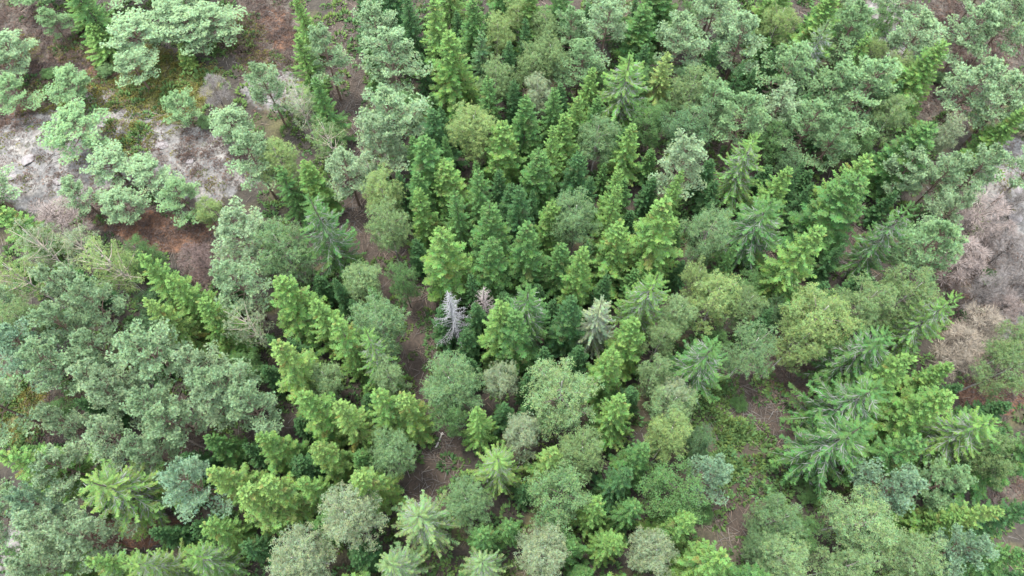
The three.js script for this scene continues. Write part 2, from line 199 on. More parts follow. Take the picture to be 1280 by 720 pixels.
[1.31,-17.20,7.9,1.20,'sd'],[-37.93,-9.72,4.4,1.49,'dg'],[31.95,-42.03,6.0,1.55,'dg'],[-17.22,-14.50,5.1,1.28,'sd'],[37.59,-6.78,6.1,1.13,'sd'],
[-8.93,-39.56,8.4,1.45,'sm'],[-12.00,-36.96,7.5,1.19,'sm'],[17.47,-48.89,7.2,1.25,'du'],[10.38,-56.63,6.4,1.40,'dg'],[8.72,-38.51,5.5,1.00,'sm'],
[-0.24,-34.59,7.9,1.40,'sd'],[10.67,-26.81,6.5,1.45,'sm'],[26.12,-36.81,8.0,1.06,'sd'],[2.04,-30.18,6.3,1.16,'sm'],[35.15,-35.42,5.9,1.04,'sd'],
[37.06,-55.92,5.2,1.61,'dg'],[-33.39,-15.33,8.2,1.11,'sd'],[-5.67,-56.40,6.4,1.39,'sd'],[-3.73,-21.21,7.7,1.19,'sd'],[15.13,-28.40,5.3,1.10,'sd'],
[5.12,-2.73,6.2,1.20,'sm'],
];
const GROUND_PATCHES = [
[-47.4,-41.3,6.1,4.5,'rock',1.0],
[-35.2,-43.7,5.4,3.0,'rock',1.0],
[-30.5,-40.3,3.7,1.9,'rock',1.0],
[-50.3,-45.7,3.8,3.1,'rock',0.9],
[-41.5,-47.8,3.4,2.1,'rock',0.8],
[-27.2,-57.7,3.1,4.1,'heath',1.0],
[-26.0,-52.1,3.0,2.8,'rock',0.7],
[-29.2,-61.8,4.1,4.3,'heath',1.0],
[-27.9,-62.4,1.8,1.8,'peat',0.8],
[-38.1,-52.1,5.2,3.9,'moss',1.0],
[-41.5,-55.4,3.5,2.3,'moss',0.8],
[-52.6,-54.3,5.7,5.2,'heath',1.0],
[-50.0,-57.7,5.4,3.5,'heath',0.9],
[-52.5,-47.8,2.5,2.1,'peat',1.0],
[-39.7,-45.2,2.5,2.0,'moss',0.8],
[-31.8,-43.2,2.1,3.0,'peat',0.8],
[-56.4,-61.2,3.6,3.7,'heath',0.8],
[-34.6,-34.7,4.3,2.0,'peat',1.2],
[-40.6,-36.6,3.6,2.3,'heath',0.8],
[-30.1,-31.7,1.9,3.1,'heath',1.0],
[-20.0,-61.2,1.8,6.8,'track',1.0],
[-17.7,-51.5,2.2,5.0,'track',1.0],
[-15.4,-44.7,2.1,4.1,'track',1.0],
[-15.2,-37.0,2.4,4.3,'track',0.9],
[-11.5,-30.8,2.3,4.0,'track',0.8],
[-8.4,-23.4,1.8,5.3,'track',1.0],
[-6.7,-16.7,1.9,4.4,'track',1.0],
[-6.1,-11.1,1.7,4.1,'track',1.0],
[-6.2,-6.0,1.6,3.2,'track',0.7],
[-43.9,-16.3,3.2,2.2,'moss',1.2],
[-38.5,-15.9,2.8,1.8,'heath',0.8],
[-28.0,-14.2,2.4,3.2,'track',0.9],
[-29.7,-10.5,1.7,2.0,'track',0.9],
[-30.8,-6.3,3.9,1.3,'peat',0.9],
[-40.2,-4.7,1.9,2.8,'rock',0.6],
[17.8,-15.6,2.8,4.0,'fern',0.8],
[23.0,-17.4,2.8,4.1,'track',1.0],
[21.3,-13.1,2.1,2.8,'fern',0.5],
[18.2,-7.9,2.7,3.6,'track',1.0],
[15.6,-5.3,2.0,1.9,'fern',0.8],
[21.4,-9.1,2.3,2.6,'fern',0.5],
[21.3,-41.8,2.5,4.0,'track',0.9],
[32.0,-33.4,2.3,4.1,'track',0.8],
[24.5,-29.9,2.3,2.6,'track',0.7],
[49.3,-35.2,2.8,6.1,'rock',1.0],
[51.1,-42.7,2.9,3.5,'rock',0.9],
[45.1,-29.9,4.2,3.9,'heath',1.0],
[46.6,-25.8,2.6,2.9,'rock',0.7],
[44.4,-21.9,4.0,3.5,'heath',0.9],
[42.4,-17.4,2.8,1.8,'peat',1.0],
[50.3,-58.8,5.4,5.4,'heath',1.0],
[43.2,-61.2,2.3,4.3,'rock',0.7],
[46.5,-51.0,3.0,3.3,'heath',0.8],
[33.8,-62.4,1.8,1.8,'track',0.8],
[4.6,-63.9,2.8,1.9,'track',0.8],
[26.5,-19.6,3.2,2.3,'heath',0.8],
[13.4,-25.8,2.2,1.6,'track',0.7],
[40.7,-11.1,3.1,2.0,'heath',0.8],
[19.3,-11.1,2.0,3.8,'track',1.1],
[22.4,-18.1,2.5,3.4,'track',1.2],
[-45.8,-51.5,3.9,2.8,'moss',0.8],
[-46.0,-50.4,3.4,1.9,'rock',0.9],
[-37.8,-46.3,3.8,1.5,'rock',0.9],
[-50.8,-51.0,2.6,2.0,'moss',0.7],
[-55.2,-57.1,2.7,2.3,'moss',0.7],
[-27.5,-56.5,2.7,1.7,'moss',0.6],
[-27.9,-41.8,1.6,3.0,'heath',0.8],
[-50.3,-52.1,2.6,2.2,'moss',0.8],
[-44.6,-53.7,2.6,2.0,'peat',0.7],
[-48.2,-57.7,2.7,2.1,'moss',0.7],
[-30.7,-60.0,1.8,2.4,'moss',0.7],
[-26.2,-60.0,1.6,1.8,'peat',0.8],
];
const LANDMARKS = [
[-5.2,-24.1,'the silver dead spruce',1],
[-19.0,-55.4,'the brown track',4],
[-14.8,-42.7,'the brown track',4],
[-7.7,-22.6,'the brown track',4],
[-6.2,-12.5,'the brown track',4],
[-45.6,-43.7,'the rock outcrop',6],
[-33.8,-42.7,'the rock outcrop',5],
[-38.1,-52.1,'the mossy hollow',4],
[-34.2,-34.7,'the peaty hollow',2],
[20.2,-15.2,'the fern clearing',4],
[17.8,-7.2,'the fern clearing',4],
[42.3,-31.7,'the pinkish bare trees',3],
[49.6,-36.1,'the grey rocky slope',4],
[39.5,-21.9,'the dun leafless trees',2],
[-17.0,-17.7,'the most yellow spruce',1],
[13.4,-44.3,'the yellow-tipped spruce',1],
[26.1,-23.2,'the broad yellowish birch',2],
[25.1,-6.1,'the broad pale birch',2],
[10.1,-4.4,'the round cream birch',1],
[-6.4,-6.2,'the pale-armed star spruce',1.5],
[6.7,-21.1,'the silvery spruce',1.5],
[-35.8,-27.9,'the leaning white birches',2],
[-43.9,-16.3,'the mossy glade',3],
[-28.1,-29.2,'the reddish leafless tree',1],
[-26.5,-17.9,'the broad grey pine',2],
[50.3,-58.8,'the heathy clearing',4],
[14.7,-9.5,'the blue-grey pine',1.5],
[21.3,-41.8,'the bare lane',2],
];
const OWN_LABELS = {
11: 'low soft pine growing alone on the bare rock outcrop',
62: 'tall yellow-green open spruce with long sweeping boughs',
63: 'yellow-tipped slender spruce with a straw-coloured top beside the big open spruce',
135: 'dark reddish leafless tree beside the peaty hollow',
136: 'broad grey-green pine, widest of the pines',
152: 'most yellow spruce of all, bright lime crown beside pale birches',
173: 'open spruce with a bare silver-grey inner crown and trailing boughs',
176: 'thin silvery spruce with sparse needles and pale grey branches',
200: 'broad yellowish birch with a dense rounded crown above the fern clearing',
204: 'spruce leaning to the pinkish bare trees, silver branches showing along its trunk',
221: 'broad yellow-green spruce with a lichen-grey centre above the peaty ground',
245: 'pale-armed spruce with star-like drooping boughs beside the brown track',
262: 'round cream-coloured birch, palest crown of the stand',
267: "blue-grey pine standing alone at the fern clearing's edge",
284: 'broad pale green birch with a lumpy rounded crown among dark spruces',
};
const BOULDERS = [
[-49.29,-42.25,0.74,"largest grey boulder on the bare rock outcrop"],
[-50.38,-40.31,0.50,"low grey boulder on the outcrop's lower edge"],
[-45.79,-39.83,0.56,"grey boulder among heather below the low soft pine"],
[-36.13,-44.23,0.68,"grey slab boulder beside the grey pines on the outcrop"],
[-32.86,-42.25,0.50,"small grey boulder on the outcrop above the peaty hollow"],
[-26.44,-52.07,0.62,"dark-cracked boulder beside the heath and the brown track"],
[-25.53,-53.72,0.37,"small boulder touching the dark-cracked boulder"],
[49.44,-35.64,0.81,"large boulder on the rocky slope beside the pinkish bare trees"],
[47.63,-33.40,0.50,"small boulder on the rocky slope"],
[50.78,-38.88,0.56,"boulder above the large one on the rocky slope"],
[46.92,-29.51,0.50,"boulder under the grey leafless tree"],
[43.31,-61.82,0.50,"white-grey stone in the small gap among pines"],
[-47.36,-54.28,0.37,"small stone in the heath above the outcrop"],
[-42.96,-46.77,0.37,"small stone beside the low soft pine on the outcrop"],
];
const LOGS = [
[-6.53,-13.15,-6.04,-14.53,0.09,'birch',"short white birch log lying on the brown track"],
[-33.26,-11.25,-30.98,-12.06,0.09,'grey',"pale fallen trunk on bare soil beside the broad spruce"],
[-28.73,-14.18,-24.98,-12.46,0.12,'dark',"dark fallen trunk across the bare soil"],
[19.91,-40.31,21.60,-44.23,0.12,'dark',"reddish brown fallen trunk in the bare lane"],
[25.86,-17.74,28.39,-19.96,0.12,'dark',"dark fallen trunk beside the fern clearing"],
[32.18,-34.29,35.68,-37.95,0.12,'dark',"dark trunk lying below the tall spruces"],
[-54.29,-57.11,-53.88,-58.85,0.08,'grey',"pale dead stick on the heath"],
[-14.30,-41.27,-15.83,-44.73,0.07,'dark',"thin brown trunk along the brown track"],
];

// ---------------------------------------------------------------- ground
const PATCH = GROUND_PATCHES;
function cover(x, z) { // how much of each ground type lies at a point
  const wx = x + 3.2 * (fbm(x * 0.22 + 9, z * 0.22) - 0.5) + 1.4 * (fbm(x * 1.1, z * 1.1 + 40) - 0.5), wz = z + 3.2 * (fbm(x * 0.22 + 70, z * 0.22 + 31) - 0.5) + 1.4 * (fbm(x * 1.1 + 60, z * 1.1) - 0.5);
  const w = { rock: 0, moss: 0, peat: 0, heath: 0, track: 0, fern: 0 };
  for (const [px, pz, rx, rz, type, s] of PATCH) {
    const q = ((wx - px) / rx) ** 2 + ((wz - pz) / rz) ** 2;
    if (q < 1.7) w[type] = Math.max(w[type], s * Math.min(1, (1.7 - q) / 0.9));
  }
  return w;
}
function groundY(x, z) {
  const far = Math.max(0, 1 - Math.hypot(x, z + 30) / 200);
  let y = (fbm(x * 0.05 + 3, z * 0.05 + 8, 3) - 0.5) * 1.4 * far;
  for (const [px, pz, rx, rz, type] of PATCH) if (type === 'rock') {
    const q = ((x - px) / rx) ** 2 + ((z - pz) / rz) ** 2;
    if (q < 1.4) y += (1.4 - q) * 0.35 * (0.4 + fbm(x * 0.5, z * 0.5 + 20, 3));
  }
  return y;
}
const EXT = { x0: -72, z0: -88, w: 144, h: 108 };
function groundMap() {
  const W = 2048, H = 1536, data = new Uint8Array(W * H * 4), bump = new Uint8Array(W * H * 4);
  const C = { litter: [0.018, 0.015, 0.011], rock: [0.083, 0.083, 0.084], rock2: [0.130, 0.126, 0.120], moss: [0.062, 0.06, 0.021], peat: [0.072, 0.036, 0.02], heath: [0.05, 0.043, 0.035], track: [0.027, 0.02, 0.015], fern: [0.037, 0.034, 0.021] };
  const cw = 512, ch = 384, coarse = []; // the outlines of the patches vary slowly; read them on a coarser grid
  for (let j = 0; j <= ch; j++) for (let i = 0; i <= cw; i++) { const c = cover(EXT.x0 + i / cw * EXT.w, EXT.z0 + j / ch * EXT.h); coarse.push([c.rock, c.moss, c.peat, c.heath, c.track, c.fern]); }
  const enc = (v) => Math.max(0, Math.min(255, 255 * (v <= 0.0031308 ? 12.92 * v : 1.055 * Math.pow(v, 1 / 2.4) - 0.055)));
  for (let j = 0; j < H; j++) for (let i = 0; i < W; i++) {
    const x = EXT.x0 + (i + 0.5) / W * EXT.w, z = EXT.z0 + (j + 0.5) / H * EXT.h;
    const ci = Math.min(cw - 1, Math.floor(i / W * cw)), cj = Math.min(ch - 1, Math.floor(j / H * ch)), fi = i / W * cw - ci, fj = j / H * ch - cj;
    const g = (k) => (coarse[cj * (cw + 1) + ci][k] * (1 - fi) + coarse[cj * (cw + 1) + ci + 1][k] * fi) * (1 - fj) + (coarse[(cj + 1) * (cw + 1) + ci][k] * (1 - fi) + coarse[(cj + 1) * (cw + 1) + ci + 1][k] * fi) * fj;
    const a = fbm(x * 1.7, z * 1.7, 3), b = fbm(x * 0.45 + 50, z * 0.45, 3), c = noise2(x * 7, z * 7), d = hash2(i, j);
    const soft = (v, t) => Math.max(0, Math.min(1, (v - t) * 3.5 + 0.5));
    let k = mix3(C.litter, C.moss, soft(b, 0.68) * 0.6);
    k = mix3(k, C.track, soft(g(4) * (0.6 + a), 0.4));
    k = mix3(k, C.heath, soft(g(3) * (0.5 + a), 0.45));
    k = mix3(k, C.fern, soft(g(5) * (0.5 + a), 0.5) * 0.8);
    k = mix3(k, C.moss, soft(g(1) * (0.5 + a), 0.4));
    k = mix3(k, C.peat, soft(g(2) * (0.5 + a), 0.45));
    let rk = soft(g(0) * (0.45 + a), 0.42);
    const lich = soft(fbm(x * 0.9 + 11, z * 0.9 + 77, 3), 0.54); // lichen and bare stone, with heather filling the cracks
    k = mix3(k, mix3(C.rock, C.rock2, lich), rk);
    const crack = Math.abs(fbm(x * 0.55 + 200, z * 0.55 + 13, 3) - 0.5);
    if (rk > 0.2) k = mix3(k, C.heath, soft(0.05 - crack, 0) * rk * 0.9 * soft(a, 0.45));
    const f = 0.35 + 0.62 * c + 0.62 * a + 0.35 * (d - 0.5);
    const o = (j * W + i) * 4;
    data[o] = enc(k[0] * f * (0.95 + 0.1 * d)); data[o + 1] = enc(k[1] * f); data[o + 2] = enc(k[2] * f); data[o + 3] = 255;
    const hgt = 255 * Math.max(0, Math.min(1, 0.45 * a + 0.35 * c + 0.2 * d)); bump[o] = bump[o + 1] = bump[o + 2] = hgt; bump[o + 3] = 255;
  }
  const make = (arr, srgb) => { const t = new THREE.DataTexture(arr, W, H); t.wrapS = t.wrapT = THREE.MirroredRepeatWrapping; t.magFilter = THREE.LinearFilter; if (srgb) t.colorSpace = THREE.SRGBColorSpace; t.needsUpdate = true; return t; };
  return [make(data, true), make(bump, false)];
}
{
  const N = 220, p = [], uv = [], idx = [];
  const warp = (u, half) => { const a = Math.abs(u); return Math.sign(u) * (a < 0.85 ? a / 0.85 * half : half + Math.pow((a - 0.85) / 0.15, 3) * 1800); };
  for (let j = 0; j <= N; j++) for (let i = 0; i <= N; i++) {
    const x = warp(i / N * 2 - 1, 66), z = -32 + warp(j / N * 2 - 1, 50);
    p.push(x, groundY(x, z), z); uv.push((x - EXT.x0) / EXT.w, (z - EXT.z0) / EXT.h);
  }
  for (let j = 0; j < N; j++) for (let i = 0; i < N; i++) { const a = j * (N + 1) + i, b = a + 1, c = a + N + 1, d = c + 1; idx.push(a, c, b, b, c, d); }
  const g = new THREE.BufferGeometry();
  g.setAttribute('position', new THREE.Float32BufferAttribute(p, 3)); g.setAttribute('uv', new THREE.Float32BufferAttribute(uv, 2)); g.setIndex(idx); g.computeVertexNormals();
  const [map, bumpMap] = groundMap();
  const ground = new THREE.Mesh(g, new THREE.MeshStandardMaterial({ map, bumpMap, bumpScale: 0.12, roughness: 0.97 }));
  ground.name = 'forest_floor'; ground.receiveShadow = true; ground.castShadow = true;
  ground.userData = { kind: 'structure', label: 'brown litter, moss and bare grey bedrock of the forest floor', category: 'ground' };
  scene.add(ground);
}

// ---------------------------------------------------------------- materials
const leafMat = (r, g, b, t = 0) => { if (!t) { const m = new THREE.MeshPhysicalMaterial({ vertexColors: true, roughness: 0.95, specularIntensity: 0.2, side: THREE.DoubleSide }); m.color.setRGB(r, g, b); return m; } const m = new THREE.MeshPhysicalMaterial({ vertexColors: true, roughness: 0.95, specularIntensity: 0.25, transmission: t, thickness: 0, side: THREE.DoubleSide }); m.color.setRGB(r, g, b); return m; };
const woodMat = (r, g, b) => { const m = new THREE.MeshStandardMaterial({ vertexColors: true, roughness: 0.92, side: THREE.DoubleSide }); m.color.setRGB(r, g, b); return m; };
const M = {
  s: { b: leafMat(0.06, 0.114, 0.031), m: leafMat(0.039, 0.084, 0.026), d: leafMat(0.026, 0.06, 0.022), y: leafMat(0.073, 0.124, 0.035), u: leafMat(0.044, 0.087, 0.036), t: leafMat(0.09, 0.134, 0.042), g: leafMat(0.063, 0.100, 0.046), w: leafMat(0.111, 0.148, 0.083), l: leafMat(0.079, 0.125, 0.05) },
  p: { g: leafMat(0.132, 0.206, 0.11), m: leafMat(0.105, 0.18, 0.084), w: leafMat(0.146, 0.214, 0.12), u: leafMat(0.108, 0.18, 0.11) },
  b: { y: leafMat(0.11, 0.165, 0.056, 0.3), o: leafMat(0.084, 0.134, 0.052, 0.3), g: leafMat(0.072, 0.127, 0.054, 0.3), l: leafMat(0.102, 0.162, 0.069, 0.3), w: leafMat(0.124, 0.163, 0.092, 0.3) },
  d: { g: leafMat(0.048, 0.1, 0.032, 0.3), u: leafMat(0.047, 0.092, 0.04, 0.3), l: leafMat(0.074, 0.132, 0.053, 0.3) },
  x: { p: woodMat(0.15, 0.124, 0.116), d: woodMat(0.145, 0.126, 0.1), g: woodMat(0.111, 0.102, 0.100), r: woodMat(0.086, 0.06, 0.056) },
  bark: { s: woodMat(0.063, 0.052, 0.044), p: woodMat(0.081, 0.056, 0.041), b: woodMat(0.296, 0.281, 0.266), d: woodMat(0.074, 0.063, 0.053), x: woodMat(0.126, 0.107, 0.096) },
  deadPink: woodMat(0.16, 0.14, 0.137), silver: woodMat(0.128, 0.132, 0.14), lichen: woodMat(0.096, 0.107, 0.096),
};

// ---------------------------------------------------------------- tree shapes (built once per variant, standing at the origin)
const tint = (r, amount = 0.2, warm = 0.12) => { const v = 1 + r.r(-amount, amount), w = r.r(-warm, warm); return [v * (1 + w), v, v * (1 - w)]; };
// a folded leaf-shaped blade from b along unit d, hanging slightly at its sides
function blade(s, b, d, len, wid, fold, k, roll) {
  let side = cross(d, [0, 1, 0]); if (Math.hypot(...side) < 0.05) side = [1, 0, 0]; side = norm(side);
  let up = norm(cross(side, d));
  if (roll) { const c = Math.cos(roll), n = Math.sin(roll), s2 = add([0, 0, 0], side, c, up, n); up = add([0, 0, 0], up, c, side, -n); side = s2; }
  const t = add(b, d, len), m = add(b, d, len * 0.45, up, -fold * wid);
  s.tri(b, add(m, side, -wid / 2), t, k); s.tri(b, t, add(m, side, wid / 2), k);
}
// one spruce bough: an axis that leaves p at heading a, dips and lifts its tip, with fans of needle sprays on both sides
function bough(s, r, p, a, L, elev, o) {
  const out = [Math.cos(a), 0, Math.sin(a)], n = Math.max(4, Math.round(L / o.step)), k0 = tint(r, 0.24, 0.08); if (r() < 0.02) { k0[0] *= 1.35; k0[1] *= 0.92; }
  let q = p, e = elev;
  const at = [p];
  for (let i = 1; i <= n; i++) { const t = i / n; e = elev - o.sag * Math.sin(t * 2.6) + o.lift * t * t; q = add(q, [out[0] * Math.cos(e), Math.sin(e), out[2] * Math.cos(e)], L / n); at.push(q); }
  for (let i = 1; i <= n; i++) {
    const t = i / n, d = norm(sub(at[i], at[i - 1])), side = [-out[2], 0, out[0]];
    if (t > o.bare) blade(s, at[i - 1], d, L / n * 1.6, o.axis ?? 0.11, 0.3, k0.map((v) => v * r.r(0.9, 1.12)));
    if (t < o.bare) continue;
    const len = o.fan * L * (0.28 + 0.9 * Math.pow(Math.max(0, 1 - t), 0.75)) * Math.min(1, (t - o.bare + 0.12) * 5) + 0.1;
    for (const sg of [-1, 1]) {
      const sw = r.r(0.75, 1.15), dir = norm([d[0] * 0.75 + side[0] * sg * sw, d[1] * 0.75 - o.droop * r.r(0.4, 1.5), d[2] * 0.75 + side[2] * sg * sw]);
      const k = k0.map((v) => v * r.r(0.82, 1.2)), l = len * r.r(0.75, 1.25);
      blade(s, at[i], dir, l, o.wide ?? 0.085, 0.35, k, r.r(-0.7, 0.7));
      if (l > 0.28) for (let m = 1; m <= Math.min(6, Math.floor(l / 0.12)); m++) {
        const b = add(at[i], dir, l * m / (Math.floor(l / 0.12) + 1.2));
        for (const s2 of [-1, 1]) blade(s, b, norm([dir[0] + s2 * dir[2] * 0.9, dir[1] - o.droop * r.r(0.2, 1.4), dir[2] - s2 * dir[0] * 0.9]), r.r(0.12, 0.26) * (o.wide ? 0.7 : 1), o.wide ? 0.055 : 0.07, 0.3, k.map((v) => v * r.r(0.85, 1.18)), r.r(-0.9, 0.9));
      }
    }
  }
  const tip = at[n]; for (let m = 0; m < 3; m++) blade(s, tip, norm([out[0] + r.r(-0.6, 0.6), r.r(-0.1, 0.5), out[2] + r.r(-0.6, 0.6)]), r.r(0.12, 0.24), 0.12, 0.3, k0);
  return at;
}
function bark(r, v = 0.2) { return () => { const t = 1 + r.r(-v, v); return [t, t * r.r(0.95, 1.05), t * r.r(0.92, 1.06)]; }; }
const SPRUCE_H = 14, SPRUCE_R = 2;
function spruceShape(seed, o) { // dense or open spruce, 14 m high, 2 m crown radius
  const r = rng(seed), crown = new Soup(), trunk = new Soup(), twigs = new Soup(), plan = [];
  const base = o.base * SPRUCE_H; let h = base, ph = 0;
  const lean = [r.r(-0.15, 0.15), r.r(-0.15, 0.15)], axis = (y) => [lean[0] * y / SPRUCE_H, y, lean[1] * y / SPRUCE_H];
  while (h < SPRUCE_H - 0.35) {
    const t = (h - base) / (SPRUCE_H - base), rad = SPRUCE_R * Math.pow(1 - t, o.taper) * (0.86 + 0.14 * Math.sin(h * 2.3 + seed)) + 0.2;
    const n = Math.round(o.count * (t > 0.85 ? 0.8 : 1)); ph += 2.4;
    for (let i = 0; i < n; i++) {
      const a = ph + i / n * 6.2832 + r.r(-0.3, 0.3), L = rad * r.r(0.6, 1.25), elev = -0.18 + 0.95 * Math.pow(t, 1.3) + r.r(-0.12, 0.12);
      plan.push([h + r.r(-0.16, 0.16), a, L, elev, t]);
    }
    h += o.gap * (1.1 - 0.45 * t);
  }
  for (const [y, a, L, elev, t] of plan) {
    const p = axis(y);
    if (!o.separate) bough(crown, r, p, a, L, elev, { step: 0.135, sag: o.sag, lift: o.lift, bare: o.bare * Math.min(1, L / 1.5), fan: o.fan, droop: o.droop });
    if (o.twigs && L > 0.9) { // grey lichened inner twigs that show where the needles have thinned
      const out = [Math.cos(a), Math.sin(elev) - 0.15, Math.sin(a)];
      twigs.tube([p, add(p, norm(out), L * 0.5), add(add(p, norm(out), L * 0.85), [0, -1, 0], 0.06 * L)], 0.022, 0.006, 3, [1, 1, 1]);
      for (let k = 0; k < 7; k++) { const b = add(p, norm(out), L * r.r(0.12, 0.7)), d = norm([out[0] + r.r(-1, 1), r.r(-0.7, 0.2), out[2] + r.r(-1, 1)]); blade(twigs, b, d, r.r(0.2, 0.5), 0.035, 0.2, tint(r, 0.25, 0.04), r.r(-1, 1)); }
    }
  }
  for (let y = SPRUCE_H - 0.75; y < SPRUCE_H + 0.25; y += 0.1) for (let m = 0; m < 3; m++) blade(crown, axis(y), norm([r.r(-1, 1), 1.3, r.r(-1, 1)]), r.r(0.16, 0.32) * (SPRUCE_H + 0.7 - y), 0.08, 0.2, tint(r, 0.12));
  trunk.tube([0, 0.15, 0.4, 0.7, 1].map((t) => axis(t * (SPRUCE_H - 0.2))), 0.17, 0.02, 7, bark(r));
  for (let i = 0; i < 26; i++) { const y = r.r(1.5, base + 1), a = r.r(0, 6.28); blade(trunk, axis(y), norm([Math.cos(a), r.r(-0.4, 0.1), Math.sin(a)]), r.r(0.4, 1.1), 0.04, 0.1, [1.2, 1.15, 1.1]); }
  return { crown: crown.geo(), trunk: trunk.geo(), twigs: o.twigs ? twigs.geo() : null, plan, axis, h: SPRUCE_H, r: SPRUCE_R };
}
// tufts of pine needles on ascending limbs
const PINE_H = 13, PINE_R = 2.6;
function pineShape(seed, o) {
  const r = rng(seed), crown = new Soup(), trunk = new Soup();
  const bend = [r.r(-0.5, 0.5), r.r(-0.5, 0.5)], axis = (y) => { const t = y / PINE_H; return [bend[0] * t * t, y, bend[1] * t * t]; };
  const tuft = (c, d, size) => {
    const k = tint(r, 0.22, 0.08);
    for (let i = 0; i < o.blades; i++) { const v = onSphere(r), e = norm([v[0] + d[0] * 1.25, v[1] + d[1] * 1.25 + 0.3, v[2] + d[2] * 1.25]); blade(crown, add(c, e, 0.03), e, size * r.r(0.7, 1.2), size * 0.19, 0.1, k.map((x) => x * r.r(0.85, 1.15)), r.r(-0.8, 0.8)); }
  };
  const y0 = o.base * PINE_H, n = o.limbs;
  for (let i = 0; i < n; i++) {
    const t = (i + r.r(0, 0.8)) / n, y = y0 + (PINE_H * 0.97 - y0) * t, a = i * 2.4 + r.r(-0.5, 0.5);
    const L = PINE_R * (0.16 + 1.02 * Math.pow(1 - t, 0.5) * Math.min(1, 0.6 + 2.2 * t)) * r.r(0.62, 1.12);
    let e = 0.05 + 0.85 * t + r.r(-0.15, 0.2), q = axis(y), head = a;
    const pts = [q], seg = 7;
    for (let k = 1; k <= seg; k++) { head += r.r(-0.2, 0.2); e += r.r(-0.08, 0.14); const d = [Math.cos(head) * Math.cos(e), Math.sin(e), Math.sin(head) * Math.cos(e)]; q = add(q, d, L / seg); pts.push(q);
      if (k >= 3) for (const sg of [-1, 1, 0.4 * (k % 2 ? 1 : -1)]) {
        const sl = L * r.r(0.16, 0.46) * (1.15 - 0.5 * k / seg), sa = head + sg * r.r(0.6, 1.2), se = e + r.r(-0.1, 0.45), sd = [Math.cos(sa) * Math.cos(se), Math.sin(se), Math.sin(sa) * Math.cos(se)], b2 = add(q, sd, sl);
        trunk.tube([q, b2], 0.018, 0.008, 3, [0.9, 0.9, 0.85]);
        const m = Math.max(1, Math.round(sl / 0.12)); for (let u = 1; u <= m; u++) tuft(add(add(q, sd, sl * u / m), onSphere(r), r.r(0.03, 0.34)), sd, o.size * r.r(0.8, 1.25));
        for (const w of [-1, 1]) tuft(add(b2, [-sd[2] * w, 0.2, sd[0] * w], r.r(0.12, 0.55)), sd, o.size * r.r(0.8, 1.15));
      }
      if (k === seg) for (let u = 0; u < 4; u++) tuft(add(q, onSphere(r), r.r(0.05, 0.22)), d, o.size * r.r(0.9, 1.25));
    }
    trunk.tube(pts, 0.04 + 0.02 * (1 - t), 0.012, 4, () => { const v = r.r(0.6, 0.9); return [v, v, v]; });
  }
  for (let u = 0; u < 8; u++) tuft(add(axis(PINE_H * r.r(0.95, 0.995)), onSphere(r), 0.2), [0, 1, 0], o.size * 1.1);
  trunk.tube([0, 0.2, 0.45, 0.7, 0.85, 0.98].map((t) => axis(t * PINE_H)), 0.16, 0.025, 7, bark(r));
  return { crown: crown.geo(), trunk: trunk.geo(), h: PINE_H, r: PINE_R };
}
